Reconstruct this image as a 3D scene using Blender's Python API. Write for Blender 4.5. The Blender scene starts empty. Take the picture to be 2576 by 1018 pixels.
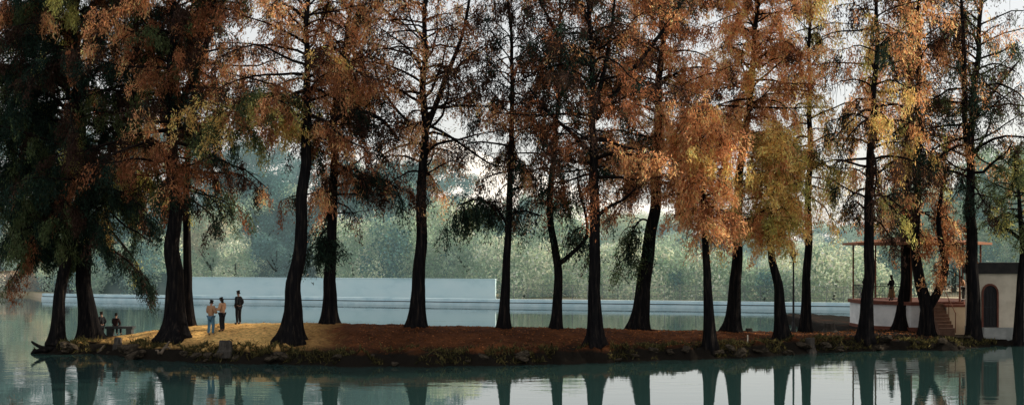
import bpy, bmesh, math, random
import numpy as np
from mathutils import Vector, Matrix, noise
R = math.radians
rnd = random.Random(11)
rng = np.random.default_rng(11)
scene = bpy.context.scene
COL = scene.collection
F, HX, HY, CH = 3000.0, 1288.0, 640.0, 5.2
DM, NM, LM = 1.6, 1.22, 1.08

def at(px, py, Y):
    return Vector(((px-HX)/F*Y, Y, CH-(py-HY)/F*Y))

# ------------------------------------------------------------------ materials
def new_mat(name):
    m = bpy.data.materials.new(name); m.use_nodes = True
    nt = m.node_tree
    b = nt.nodes['Principled BSDF']
    return m, nt, b

def N(nt, t, **kw):
    n = nt.nodes.new(t)
    for k, v in kw.items():
        if k in n.inputs.keys(): n.inputs[k].default_value = v
        else: setattr(n, k, v)
    return n

def ramp(nt, stops):
    r = nt.nodes.new('ShaderNodeValToRGB')
    el = r.color_ramp.elements
    while len(el) < len(stops): el.new(0.5)
    for e, (p, c) in zip(el, stops):
        e.position = p; e.color = (c[0], c[1], c[2], 1)
    return r

def rough_mat(name, stops, scale=3.0, stretch=(1, 1, 1), rough=0.9, bump=0.3, detail=6, bdist=0.05, coord='Object', spec=0.2):
    m, nt, b = new_mat(name)
    tc = N(nt, 'ShaderNodeTexCoord'); mp = N(nt, 'ShaderNodeMapping')
    mp.inputs['Scale'].default_value = stretch
    nz = N(nt, 'ShaderNodeTexNoise', Scale=scale, Detail=detail, Roughness=0.62)
    nt.links.new(tc.outputs[coord], mp.inputs[0]); nt.links.new(mp.outputs[0], nz.inputs['Vector'])
    r = ramp(nt, stops)
    nt.links.new(nz.outputs['Fac'], r.inputs[0]); nt.links.new(r.outputs[0], b.inputs['Base Color'])
    b.inputs['Roughness'].default_value = rough
    b.inputs['Specular IOR Level'].default_value = spec
    if bump:
        bp = N(nt, 'ShaderNodeBump', Strength=bump, Distance=bdist)
        nt.links.new(nz.outputs['Fac'], bp.inputs['Height']); nt.links.new(bp.outputs[0], b.inputs['Normal'])
    return m

def leaf_mat(name, trans=0.45, haze=None):
    m, nt, b = new_mat(name)
    nt.nodes.remove(b)
    a = N(nt, 'ShaderNodeAttribute', attribute_name='leaf_color')
    d = N(nt, 'ShaderNodeBsdfDiffuse'); t = N(nt, 'ShaderNodeBsdfTranslucent')
    mx = N(nt, 'ShaderNodeMixShader'); mx.inputs[0].default_value = trans
    nt.links.new(a.outputs['Color'], d.inputs['Color']); nt.links.new(a.outputs['Color'], t.inputs['Color'])
    nt.links.new(d.outputs[0], mx.inputs[1]); nt.links.new(t.outputs[0], mx.inputs[2])
    out = mx
    if haze:   # distance haze imitated by a glow mixed into the leaves, stronger with depth
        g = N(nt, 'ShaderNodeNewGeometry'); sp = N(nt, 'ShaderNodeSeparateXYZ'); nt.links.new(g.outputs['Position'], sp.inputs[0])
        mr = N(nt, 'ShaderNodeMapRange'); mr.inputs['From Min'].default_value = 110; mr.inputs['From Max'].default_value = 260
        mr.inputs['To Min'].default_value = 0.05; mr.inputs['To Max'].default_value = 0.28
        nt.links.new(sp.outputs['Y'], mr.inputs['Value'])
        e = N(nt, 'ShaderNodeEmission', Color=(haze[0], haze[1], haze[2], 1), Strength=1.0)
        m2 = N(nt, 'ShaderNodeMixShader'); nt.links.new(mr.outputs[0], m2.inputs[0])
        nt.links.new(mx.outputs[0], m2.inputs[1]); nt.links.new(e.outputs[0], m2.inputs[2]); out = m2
    nt.links.new(out.outputs[0], nt.nodes['Material Output'].inputs[0])
    return m

M = {}
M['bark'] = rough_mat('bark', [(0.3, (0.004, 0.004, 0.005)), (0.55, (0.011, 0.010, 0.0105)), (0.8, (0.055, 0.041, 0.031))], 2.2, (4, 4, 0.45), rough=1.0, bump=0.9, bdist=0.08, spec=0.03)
M['twig'] = rough_mat('twig_bark', [(0.3, (0.006, 0.0055, 0.006)), (0.7, (0.017, 0.012, 0.010))], 4, bump=0, rough=1.0, spec=0.03)
M['far_bark'] = rough_mat('far_bark', [(0.3, (0.06, 0.08, 0.08)), (0.7, (0.13, 0.135, 0.12))], 3, bump=0)
M['leaf'] = leaf_mat('leaf', 0.58)
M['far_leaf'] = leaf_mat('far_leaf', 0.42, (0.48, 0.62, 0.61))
M['wall'] = rough_mat('painted_wall', [(0.2, (0.44, 0.64, 0.70)), (0.45, (0.58, 0.77, 0.82)), (0.8, (0.66, 0.82, 0.86))], 0.35, (1, 1, 2.2), bump=0.05)
M['greywall'] = rough_mat('grey_wall', [(0.3, (0.12, 0.18, 0.18)), (0.7, (0.22, 0.28, 0.27))], 0.6, (1, 1, 1.6), bump=0.2)
M['whitekerb'] = rough_mat('white_kerb', [(0.3, (0.46, 0.66, 0.73)), (0.6, (0.66, 0.83, 0.88))], 0.9, bump=0.1)
M['concrete'] = rough_mat('concrete', [(0.3, (0.2, 0.21, 0.2)), (0.7, (0.36, 0.36, 0.34))], 1.5, bump=0.2)
M['darkconcrete'] = rough_mat('dark_concrete', [(0.3, (0.025, 0.03, 0.032)), (0.7, (0.065, 0.072, 0.075))], 1.5, bump=0.2)
M['cream'] = rough_mat('cream_render', [(0.3, (0.46, 0.39, 0.30)), (0.6, (0.62, 0.54, 0.43))], 1.2, bump=0.1)
M['white'] = rough_mat('white_render', [(0.3, (0.56, 0.57, 0.57)), (0.6, (0.78, 0.78, 0.77))], 1.2, bump=0.1)
M['redtrim'] = rough_mat('red_trim', [(0.3, (0.11, 0.04, 0.03)), (0.7, (0.19, 0.07, 0.045))], 3, bump=0.1)
M['brick'] = rough_mat('brick_steps', [(0.3, (0.12, 0.066, 0.046)), (0.7, (0.20, 0.115, 0.08))], 5, bump=0.2)
M['rooforange'] = rough_mat('orange_roof', [(0.3, (0.26, 0.11, 0.06)), (0.7, (0.38, 0.17, 0.095))], 4, bump=0.1)
M['postorange'] = rough_mat('orange_post', [(0.3, (0.12, 0.05, 0.03)), (0.7, (0.22, 0.09, 0.05))], 4, bump=0)
M['darkroof'] = rough_mat('dark_fascia', [(0.3, (0.016, 0.017, 0.018)), (0.7, (0.04, 0.036, 0.034))], 3, bump=0)
M['iron'] = rough_mat('black_iron', [(0.3, (0.012, 0.013, 0.015)), (0.7, (0.03, 0.03, 0.032))], 5, rough=0.5, bump=0)
M['glass'] = rough_mat('lantern_glass', [(0.3, (0.12, 0.12, 0.11)), (0.7, (0.2, 0.2, 0.18))], 5, rough=0.2, bump=0)
M['wire'] = rough_mat('grey_wire', [(0.3, (0.14, 0.16, 0.16)), (0.7, (0.24, 0.26, 0.26))], 5, bump=0)
M['door'] = rough_mat('dark_door', [(0.3, (0.012, 0.012, 0.014)), (0.7, (0.03, 0.028, 0.028))], 4, (5, 5, 0.5), bump=0.2)
M['ruin'] = rough_mat('ruin_stone', [(0.25, (0.07, 0.055, 0.04)), (0.5, (0.16, 0.115, 0.08)), (0.75, (0.26, 0.19, 0.13))], 1.1, bump=0.5)
M['stone'] = rough_mat('bank_stone', [(0.25, (0.014, 0.012, 0.010)), (0.5, (0.042, 0.034, 0.025)), (0.78, (0.13, 0.10, 0.07))], 2.5, bump=0.9, rough=1.0, spec=0.05)
M['stump'] = rough_mat('stump_wood', [(0.25, (0.022, 0.02, 0.018)), (0.55, (0.06, 0.053, 0.046)), (0.8, (0.14, 0.12, 0.10))], 3, (3, 3, 0.6), bump=0.8, rough=1.0, spec=0.05)
M['palewood'] = rough_mat('driftwood', [(0.3, (0.06, 0.045, 0.032)), (0.7, (0.20, 0.15, 0.11))], 4, bump=0.4)
M['skin'] = rough_mat('skin', [(0.3, (0.30, 0.17, 0.12)), (0.7, (0.38, 0.22, 0.15))], 6, rough=0.6, bump=0)
def cloth(name, c):
    return rough_mat(name, [(0.3, tuple(x*0.75 for x in c)), (0.7, c)], 9, bump=0.3, bdist=0.02)
M['brownjacket'] = cloth('tan_jacket', (0.44, 0.25, 0.14))
M['orangejacket'] = cloth('orange_jacket', (0.54, 0.30, 0.17))
M['black'] = cloth('black_cloth', (0.012, 0.013, 0.016))
M['jeans'] = cloth('jeans', (0.08, 0.18, 0.26))
M['maroon'] = cloth('maroon', (0.025, 0.012, 0.012))
M['ochre'] = cloth('ochre', (0.22, 0.13, 0.06))
M['hair'] = cloth('dark_hair', (0.02, 0.014, 0.011))
M['hat'] = cloth('dark_hat', (0.04, 0.03, 0.022))
M['hills'] = rough_mat('hazy_hills', [(0.3, (0.74, 0.74, 0.74)), (0.7, (0.85, 0.84, 0.82))], 0.006, bump=0)  # distance haze is put into the pale hill colour
M['ground'] = rough_mat('dry_field', [(0.3, (0.22, 0.21, 0.13)), (0.5, (0.40, 0.34, 0.24)), (0.75, (0.55, 0.48, 0.38))], 0.06, bump=0.1)

def island_material():
    m, nt, b = new_mat('litter_sun_shade')
    g = N(nt, 'ShaderNodeNewGeometry'); sp = N(nt, 'ShaderNodeSeparateXYZ')
    nt.links.new(g.outputs['Position'], sp.inputs[0])
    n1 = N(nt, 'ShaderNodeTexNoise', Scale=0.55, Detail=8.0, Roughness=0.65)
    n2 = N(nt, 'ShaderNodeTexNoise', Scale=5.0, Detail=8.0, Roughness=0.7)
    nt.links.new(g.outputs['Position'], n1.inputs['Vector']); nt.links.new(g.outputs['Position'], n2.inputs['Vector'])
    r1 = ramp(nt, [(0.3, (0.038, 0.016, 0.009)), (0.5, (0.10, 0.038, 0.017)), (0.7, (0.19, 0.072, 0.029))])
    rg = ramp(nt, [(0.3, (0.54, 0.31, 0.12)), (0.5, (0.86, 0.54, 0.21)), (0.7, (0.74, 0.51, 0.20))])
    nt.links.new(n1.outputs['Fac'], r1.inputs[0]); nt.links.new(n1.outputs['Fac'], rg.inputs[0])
    # sun and shade painted into the litter: bright left end, dark under the row
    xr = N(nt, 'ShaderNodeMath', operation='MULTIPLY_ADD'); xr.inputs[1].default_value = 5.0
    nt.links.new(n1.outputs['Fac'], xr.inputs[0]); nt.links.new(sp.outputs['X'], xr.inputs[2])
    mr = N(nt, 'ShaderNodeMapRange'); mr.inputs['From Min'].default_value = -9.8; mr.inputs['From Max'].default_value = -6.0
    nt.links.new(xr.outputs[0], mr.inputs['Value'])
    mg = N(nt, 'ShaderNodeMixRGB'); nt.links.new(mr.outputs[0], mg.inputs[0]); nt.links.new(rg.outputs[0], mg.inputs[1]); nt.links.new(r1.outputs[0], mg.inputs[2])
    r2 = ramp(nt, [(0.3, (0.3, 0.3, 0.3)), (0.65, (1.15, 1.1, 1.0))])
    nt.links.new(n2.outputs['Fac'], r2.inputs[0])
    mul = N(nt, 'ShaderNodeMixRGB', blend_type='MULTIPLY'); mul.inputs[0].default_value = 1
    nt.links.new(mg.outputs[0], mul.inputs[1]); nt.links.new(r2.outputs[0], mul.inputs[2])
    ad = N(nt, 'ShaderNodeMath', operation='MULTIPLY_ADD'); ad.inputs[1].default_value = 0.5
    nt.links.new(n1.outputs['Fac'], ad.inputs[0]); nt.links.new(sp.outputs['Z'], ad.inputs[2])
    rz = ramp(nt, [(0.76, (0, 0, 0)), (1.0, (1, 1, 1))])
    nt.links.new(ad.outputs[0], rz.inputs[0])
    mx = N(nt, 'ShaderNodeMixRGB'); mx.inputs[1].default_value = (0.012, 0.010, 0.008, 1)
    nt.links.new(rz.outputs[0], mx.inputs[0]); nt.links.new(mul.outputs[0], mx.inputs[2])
    nt.links.new(mx.outputs[0], b.inputs['Base Color'])
    b.inputs['Roughness'].default_value = 1.0; b.inputs['Specular IOR Level'].default_value = 0.04
    bp = N(nt, 'ShaderNodeBump', Strength=0.9, Distance=0.12)
    nt.links.new(n2.outputs['Fac'], bp.inputs['Height']); nt.links.new(bp.outputs[0], b.inputs['Normal'])
    return m
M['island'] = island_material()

def water_material():
    m, nt, b = new_mat('lake_surface')
    b.inputs['Base Color'].default_value = (0.020, 0.050, 0.047, 1)
    b.inputs['Roughness'].default_value = 0.015
    b.inputs['IOR'].default_value = 1.6
    g = N(nt, 'ShaderNodeNewGeometry')
    mp = N(nt, 'ShaderNodeMapping'); mp.inputs['Scale'].default_value = (0.38, 1.0, 1)
    nt.links.new(g.outputs['Position'], mp.inputs[0])
    n1 = N(nt, 'ShaderNodeTexNoise', Scale=0.8, Detail=2.0, Roughness=0.5)
    n2 = N(nt, 'ShaderNodeTexNoise', Scale=3.0, Detail=2.0, Roughness=0.5)
    n3 = N(nt, 'ShaderNodeTexNoise', Scale=0.10, Detail=3.0)
    for n in (n1, n2, n3): nt.links.new(mp.outputs[0], n.inputs['Vector'])
    ma = N(nt, 'ShaderNodeMath', operation='MULTIPLY_ADD'); ma.inputs[1].default_value = 0.40
    nt.links.new(n2.outputs['Fac'], ma.inputs[0]); nt.links.new(n1.outputs['Fac'], ma.inputs[2])
    mr = N(nt, 'ShaderNodeMapRange'); mr.inputs['From Min'].default_value = 0.40; mr.inputs['From Max'].default_value = 0.60
    mr.inputs['To Min'].default_value = 0.2; mr.inputs['To Max'].default_value = 1.0
    nt.links.new(n3.outputs['Fac'], mr.inputs['Value'])
    bp = N(nt, 'ShaderNodeBump', Distance=0.012)
    nt.links.new(mr.outputs[0], bp.inputs['Strength'])
    nt.links.new(ma.outputs[0], bp.inputs['Height']); nt.links.new(bp.outputs[0], b.inputs['Normal'])
    return m
M['water'] = water_material()

# ------------------------------------------------------------------ builders
def wloc(o):
    v = Vector((0, 0, 0))
    while o is not None:
        v = v + o.location; o = o.parent
    return v

def link(name, me, mat, parent):
    o = bpy.data.objects.new(name, me); COL.objects.link(o)
    if mat: me.materials.append(mat)
    if parent: o.parent = parent
    return o

class MB:
    def __init__(s): s.v = []; s.f = []
    def add(s, vs, fs):
        k = len(s.v); s.v += [tuple(p) for p in vs]; s.f += [tuple(i+k for i in q) for q in fs]
    def box(s, x0, x1, y0, y1, z0, z1):
        s.prism([(x0, y0), (x1, y0), (x1, y1), (x0, y1)], z0, z1)
    def prism(s, poly, z0, z1, top=None):
        n = len(poly); top = top or poly
        s.add([(p[0], p[1], z0) for p in poly]+[(p[0], p[1], z1) for p in top],
              [tuple(range(n-1, -1, -1)), tuple(range(n, 2*n))]+[(i, (i+1) % n, n+(i+1) % n, n+i) for i in range(n)])
    def seg(s, p0, p1, z0, z1, t):
        d = Vector((p1[0]-p0[0], p1[1]-p0[1], 0)).normalized(); n = Vector((-d.y, d.x, 0))*t
        s.prism([(p0[0], p0[1]), (p1[0], p1[1]), (p1[0]+n.x, p1[1]+n.y), (p0[0]+n.x, p0[1]+n.y)], z0, z1)
    def tube(s, pts, rads, n=6, cap=True, prof=None):
        pts = [Vector(p) for p in pts]; m = len(pts)
        ref = Vector((1, 0.13, 0)); vs = []
        for i, p in enumerate(pts):
            t = (pts[min(i+1, m-1)]-pts[max(i-1, 0)])
            if t.length < 1e-6: t = Vector((0, 0, 1))
            t.normalize()
            a = ref-t*ref.dot(t)
            if a.length < 1e-3: a = Vector((0, 1, 0))-t*t.y
            a.normalize(); b = t.cross(a); ref = a
            for k in range(n):
                th = 2*math.pi*k/n
                r = rads[i]*(prof(i, th) if prof else 1)
                vs.append(p+a*(r*math.cos(th))+b*(r*math.sin(th)))
        fs = [(i*n+k, i*n+(k+1) % n, (i+1)*n+(k+1) % n, (i+1)*n+k) for i in range(m-1) for k in range(n)]
        if cap: fs += [tuple(range(n-1, -1, -1)), tuple((m-1)*n+k for k in range(n))]
        s.add(vs, fs)
    def lathe(s, prof, c=(0, 0, 0), n=12):
        s.tube([(c[0], c[1], c[2]+z+1e-5*i) for i, (r, z) in enumerate(prof)], [r for r, z in prof], n)
    def build(s, name, mat, parent=None, smooth=False, local=False):
        me = bpy.data.meshes.new(name)
        if parent is not None and not local:
            w = wloc(parent); vs = [(v[0]-w.x, v[1]-w.y, v[2]-w.z) for v in s.v]
        else: vs = s.v
        me.from_pydata(vs, [], s.f); me.update()
        if smooth: me.polygons.foreach_set('use_smooth', [True]*len(me.polygons))
        return link(name, me, mat, parent)

def tag(o, label, cat, group=None):
    o['label'] = label; o['category'] = cat
    if group: o['group'] = group
    return o
def thing(name, label, cat, loc=(0, 0, 0), rz=0, group=None):
    o = bpy.data.objects.new(name, None); COL.objects.link(o)
    o.location = loc; o.rotation_euler = (0, 0, rz); o.empty_display_size = 0.2
    return tag(o, label, cat, group)
def structure(o): o['kind'] = 'structure'; return o

def leaves(name, P, A, L, W, C, mat, parent=None, Nn=None):
    n = len(P)
    if parent is not None: P = P-np.array(wloc(parent))
    A = A/np.linalg.norm(A, axis=1, keepdims=True)
    B = np.cross(A, rng.normal(size=(n, 3)) if Nn is None else Nn); B /= np.linalg.norm(B, axis=1, keepdims=True)+1e-9
    L = L[:, None]*0.5; W = W[:, None]*0.5
    V = np.stack([P-A*L, P+B*W, P+A*L, P-B*W], 1).reshape(-1, 3).astype(np.float32)
    me = bpy.data.meshes.new(name)
    me.vertices.add(4*n); me.vertices.foreach_set('co', V.ravel())
    me.loops.add(4*n); me.loops.foreach_set('vertex_index', np.arange(4*n, dtype=np.int32))
    me.polygons.add(n); me.polygons.foreach_set('loop_start', np.arange(0, 4*n, 4, dtype=np.int32))
    me.update(calc_edges=True)
    at_ = me.attributes.new('leaf_color', 'FLOAT_COLOR', 'POINT')
    C4 = np.concatenate([np.clip(C, 0, 1), np.ones((n, 1))], 1)
    at_.data.foreach_set('color', np.repeat(C4, 4, 0).astype(np.float32).ravel())
    return link(name, me, mat, parent)

# ------------------------------------------------------------------ island shape
WL = [(80, 888), (130, 890), (250, 890), (300, 895), (400, 906), (500, 912), (700, 916), (900, 922), (1100, 921), (1300, 918),
      (1500, 912), (1700, 905), (1900, 899), (2000, 890), (2100, 884), (2250, 880), (2400, 881), (2500, 868), (2600, 864), (3200, 860)]
CR = [(80, 876), (130, 858), (250, 842), (300, 832), (400, 818), (500, 812), (700, 811), (900, 814), (1100, 819), (1300, 822),
      (1500, 825), (1700, 829), (1900, 832), (2000, 833), (2100, 834), (2250, 835), (2400, 837), (2500, 836), (2600, 836), (3200, 834)]
TX, TY, TC, TD = [], [], [], []
for (a, b), (a2, c) in zip(WL, CR):
    Yf = F*CH/(b-HY); dc = 7.0 if a > 450 else 1.5+5.5*(a-80)/370
    TX.append((a-HX)/F*Yf); TY.append(Yf); TD.append(dc); TC.append(CH-(c-HY)/F*(Yf+dc))
def sm(t): t = min(1, max(0, t)); return t*t*(3-2*t)
def ish(x, Y):
    yf = float(np.interp(x, TX, TY)); dc = float(np.interp(x, TX, TD)); zc = float(np.interp(x, TX, TC))
    yf += 0.6*noise.noise((x*0.6, 3.1, 0))+0.38*noise.noise((x*2.3, 7.7, 0))
    d = Y-yf
    bt = min(0.55, zc*.8)*(1+0.5*noise.noise((x*1.1, 1.3, 5)))
    rg = 0
    if d < 0: h = d*0.9
    elif d < 0.7: h = bt*sm(d/0.7*0.9+0.1)
    elif d < dc: h = bt+(zc-bt)*sm((d-0.7)/max(0.3, dc-0.7))
    else:
        sl = 0.26*(1-sm((x-18.5)/3.0))
        h = zc-(d-dc)*sl*min(1, (d-dc)/2)
    if 0 < d < 2.4: rg = sm(d/.4)*sm((2.4-d)/1.2)
    if x < TX[0]: h -= (TX[0]-x)*1.2
    h += 0.05*noise.noise((x*1.5, Y*1.5, 0))+0.025*noise.noise((x*4, Y*4, 2))
    h += rg*(.30*noise.noise((x*1.9, Y*2.4, 4))+.24*noise.noise((x*5, Y*5, 8)))
    return h
def hit(px, py):
    best = None
    for Y in np.arange(54, 76, 0.05):
        p = at(px, py, Y); g = p.z-ish(p.x, Y)
        if g <= 0: return p
        if best is None or g < best[0]: best = (g, p)
    p = best[1]; p.z = ish(p.x, p.y); return p

nx, ny = 440, 150
xs = np.linspace(-28, 50, nx); ys = np.concatenate([np.linspace(54, 74, 120), np.linspace(74.5, 95, 30)])
vs = [(x, y, ish(x, y)) for y in ys for x in xs]
fs = [(j*nx+i, j*nx+i+1, (j+1)*nx+i+1, (j+1)*nx+i) for j in range(ny-1) for i in range(nx-1)]
b = MB(); b.v = vs; b.f = fs
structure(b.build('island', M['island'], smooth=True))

b = MB(); b.add([(-900, -60, 0), (900, -60, 0), (900, 175, 0), (-900, 175, 0)], [(0, 1, 2, 3)])
structure(b.build('water', M['water']))

# far bank
QP = [(-1500, 160), (-300, 158), (60, 154), (105, 140), (260, 136), (700, 129.5), (1250, 121.5), (1700, 117), (2155, 112), (2700, 106), (4200, 100)]
Q = [((a-HX)/F*Y, Y) for a, Y in QP]
def qY(x): return float(np.interp(x, [q[0] for q in Q], [q[1] for q in Q]))
offs = [0.6, 0.8, 3, 8, 20, 45, 90, 180, 350, 700, 1400, 3200]
gx = np.concatenate([[-3500, -1500, -600, -200], np.linspace(-90, 110, 80), [200, 600, 1500, 3500]])
b = MB()
for k, o in enumerate(offs):
    for x in gx:
        z = -0.6 if k == 0 else 0.42+0.25*noise.noise((x*0.05, o*0.05, 0))*min(1, o/40)+(0.0015*o if o < 400 else 0.6)
        b.v.append((x, qY(x)+o, z))
n = len(gx)
b.f = [(k*n+i, k*n+i+1, (k+1)*n+i+1, (k+1)*n+i) for k in range(len(offs)-1) for i in range(n-1)]
structure(b.build('ground', M['ground'], smooth=True))

hp = [(-2500, 520), (-600, 560), (200, 500), (600, 440), (950, 400), (1120, 372), (1200, 385), (1330, 440), (1500, 500), (1800, 550), (2150, 575), (2500, 560), (3200, 530), (5000, 550)]
b = MB(); cols = np.linspace(-2400, 4800, 160); rows = 14
for j in range(rows):
    t = j/(rows-1)
    for c in cols:
        top = float(np.interp(c, [h[0] for h in hp], [h[1] for h in hp]))
        Y = 650+700*t; x = (c-HX)/F*1350
        zt = CH+(HY-top)/F*1350
        z = zt*sm(t)**0.9*(1+0.10*noise.noise((x*0.012, Y*0.012, 1)))+6*noise.noise((x*0.03, Y*0.03, 4))*t
        b.v.append((x, Y, z-1*(1-t)))
n = len(cols)
b.f = [(j*n+i, j*n+i+1, (j+1)*n+i+1, (j+1)*n+i) for j in range(rows-1) for i in range(n-1)]
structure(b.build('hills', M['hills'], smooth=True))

# ------------------------------------------------------------------ promenade, kerb, walls, fence
def qpt(px, off=0.0):
    for Y in np.arange(95, 190, 0.05):
        x = (px-HX)/F*Y
        if Y >= qY(x)+off: return Vector((x, Y, 0))
pr = MB(); kerbpts = [qpt(p) for p in (108, 260, 700, 1250, 1700, 2155, 2600)]
for a, c in zip(kerbpts[:-1], kerbpts[1:]): pr.seg(a, c, -0.5, 0.46, 4.5)
structure(pr.build('promenade', M['concrete']))
kt = thing('quay_kerb', 'long low white kerb running along the far edge of the lake', 'kerb', kerbpts[0])
c1, c2, c3 = MB(), MB(), MB()
for a, c in zip(kerbpts[:-1], kerbpts[1:]):
    n_ = Vector((0, -1, 0))
    c1.seg(a+n_*0.25, c+n_*0.25, 0.40, 0.70, 0.6)
    c2.seg(a+n_*0.12, c+n_*0.12, 0.26, 0.398, 0.3)
    c3.seg(a+n_*0.45, c+n_*0.45, -0.4, 0.30, 0.5)
c1.build('coping', M['whitekerb'], kt); c2.build('kerb_face', M['darkconcrete'], kt); c3.build('lower_ledge', M['whitekerb'], kt)

def wall(px0, px1, off, top0, mat, label, name='boundary_wall', th=0.3, cop=True, mark=None):
    a, c = qpt(px0, off), qpt(px1, off)
    zt = CH-(top0-HY)/F*a.y
    t = thing(name, label, 'wall', (a.x, a.y, 0.4))
    m = MB(); m.seg(a, c, 0.3, zt, th); m.build('wall_panel', mat, t)
    d = (c-a).normalized(); nn = Vector((-d.y, d.x, 0))
    if cop:
        m = MB(); m.seg(a-nn*0.05, c-nn*0.05, zt+0.002, zt+0.08, th+0.1); m.build('coping', mat, t)
    if mark:
        p = qpt(mark, off)-nn*0.02
        m = MB()
        for k in range(5):
            q = p+d*rnd.uniform(-.25, .15); z = 1.0+k*0.22
            m.seg(q, q+d*rnd.uniform(.2, .4), z, z+0.17, 0.02)
        m.build('painted_mark', M['cream'], t)
    return t
wall(474, 1246, 4.6, 697, M['wall'], 'long pale blue painted wall along the far promenade behind the three standing people', mark=632)
wall(250, 472, 5.2, 688, M['greywall'], 'grey green wall joining the left end of the pale blue wall')
wall(104, 196, 5.0, 694, M['darkconcrete'], 'short dark wall at far left shore seen behind the leftmost trunks', cop=False)

ft = thing('wire_fence', 'low grey wire mesh fence on the far promenade right of the blue wall', 'fence', qpt(1255, 3.5))
A_, B_ = qpt(1255, 3.5), qpt(2165, 3.5); d_ = (B_-A_)
for k in range(24):
    p = A_+d_*(k/23); m = MB(); m.tube([(p.x, p.y, 0.4), (p.x, p.y, 2.15)], [0.035, 0.03], 6); m.build('post', M['wire'], ft)
m = MB()
for z in (1.0, 1.6, 2.1): m.tube([(A_.x, A_.y, z), (B_.x, B_.y, z)], [0.018]*2, 4)
m.build('rail', M['wire'], ft)
m = MB()
for k in range(230):
    p = A_+d_*(k/229); m.tube([(p.x, p.y-0.03, 0.5), (p.x, p.y-0.03, 2.1)], [0.007]*2, 3, cap=False)
m.build('wire_mesh', M['wire'], ft)

def ruin(px0, px1, Y, top, label, arch):
    x0, x1 = (px0-HX)/F*Y, (px1-HX)/F*Y; zt = CH-(top-HY)/F*Y
    t = thing('stone_ruin', label, 'ruin', ((x0+x1)/2, Y, 0.4))
    m = MB(); w = x1-x0
    if arch:
        cx = (x0+x1)/2; r = w*0.17; spring = 2.2
        m.box(x0, cx-r, Y, Y+1.5, 0.2, zt*0.92); m.box(cx+r, x1, Y, Y+1.5, 0.2, zt)
        arc = [(cx+r*math.cos(a), spring+r*math.sin(a)) for a in np.linspace(math.pi, 0, 9)]
        poly = arc+[(cx+r, zt), (cx-r, zt*0.92)]
        n = len(poly)
        m.add([(q[0], Y, q[1]) for q in poly]+[(q[0], Y+1.5, q[1]) for q in poly],
              [tuple(range(n)), tuple(range(2*n-1, n-1, -1))]+[(i, (i+1) % n, n+(i+1) % n, n+i) for i in range(n)])
        m.build('arched_wall', M['ruin'], t)
        m = MB(); m.box(cx-r+.01, cx+r-.01, Y+1.1, Y+1.3, .2, spring+r*.7); m.build('recess_shade', M['darkconcrete'], t)  # dark slab standing in for the shade inside the arch
    else:
        for k in range(7):
            m.box(x0+w*(k*0.05+rnd.uniform(0, .06)), x1-w*(k*0.08+rnd.uniform(0, .08)), Y+k*.15, Y+2, .2+k*zt/7.4, .2+(k+1)*zt/7.4-.003)
        m.build('stepped_wall', M['ruin'], t)
    m = MB(); m.box(x0-.2, x1+.2, Y-.4, Y-.02, .2, .75); m.build('plinth', M['ruin'], t)
ruin(-40, 32, 160, 680, 'brown stone ruin with an arched opening on the far left shore', True)
ruin(36, 92, 158, 668, 'stepped brown stone ruin standing right of the arched ruin', False)

# ------------------------------------------------------------------ trees on the island
G = (0.030, 0.052, 0.038); MG = (0.105, 0.132, 0.060); DB = (0.066, 0.040, 0.030); RB = (0.33, 0.14, 0.068)
O = (0.92, 0.46, 0.22); OY = (0.92, 0.60, 0.22); YG = (0.56, 0.51, 0.17)

def catmull(P, n):
    P = [P[0]+(P[0]-P[1])]+P+[P[-1]+(P[-1]-P[-2])]
    out = []; m = len(P)-3
    for k in range(n+1):
        u = k/n*m; i = min(int(u), m-1); t = u-i
        a, b_, c, d = P[i:i+4]
        out.append(0.5*((2*b_)+(c-a)*t+(2*a-5*b_+4*c-d)*t*t+(3*b_-a-3*c+d)*t**3))
    return out

def pick(pal):
    s = sum(w for c, w in pal); r = rnd.random()*s
    for c, w in pal:
        r -= w
        if r <= 0: return c
    return pal[-1][0]

def sprout(limb, L, tw, cr, lv, start=0.25, dens=None, pal=None, bare=False):
    pal = pal or cr['pal']; dens = (dens or cr['dens'])*DM
    m = len(limb)-1; nt = max(3, int(L*cr.get('tpm', 3.7)))
    base = pick(pal)
    for k in range(nt):
        u = start+(1-start)*(k+rnd.random())/nt
        f = min(u*m, m-1e-3); i = int(f); p = limb[i].lerp(limb[i+1], f-i)
        d = (limb[i+1]-limb[i]).normalized()
        d = (d*0.5+Vector((rnd.gauss(0, .7), rnd.gauss(0, .7), rnd.gauss(-cr.get('weep', .1)-.08, .5)))).normalized()
        ln = rnd.uniform(.35, 1.25)*cr.get('tl', 1.2)
        pts = [p]
        for q in range(3):
            d = (d+Vector((rnd.gauss(0, .25), rnd.gauss(0, .25), rnd.gauss(-cr.get('weep', .1)-.09, .22)))).normalized()
            pts.append(pts[-1]+d*ln/3)
        tw.tube(pts, [.017, .014, .010, .007], 3, cap=False)
        if bare or rnd.random() < .14: continue
        c = np.array(base if rnd.random() < .72 else pick(pal))
        n = int(dens*ln*rnd.uniform(.25, 1.7))
        if n < 1: continue
        uu = rng.random(n)*3; ii = np.minimum(uu.astype(int), 2); ff = (uu-ii)[:, None]
        pa = np.array(pts)
        sig = cr.get('sig', .125)
        P = pa[ii]*(1-ff)+pa[ii+1]*ff+rng.normal(0, sig, (n, 3))
        P[:, 2] -= (.14+cr.get('weep', .1)*.9)*rng.random(n)**2
        A = (pa[ii+1]-pa[ii])/ln*1.6+rng.normal(0, .5, (n, 3))+np.array([0, 0, -cr.get('weep', .1)-.3])
        C = c[None]*rnd.uniform(.75, 1.2)*rng.lognormal(0, .34, (n, 1))*(1+rng.normal(0, .06, (n, 3)))
        lv.append((P, A, C))

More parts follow.
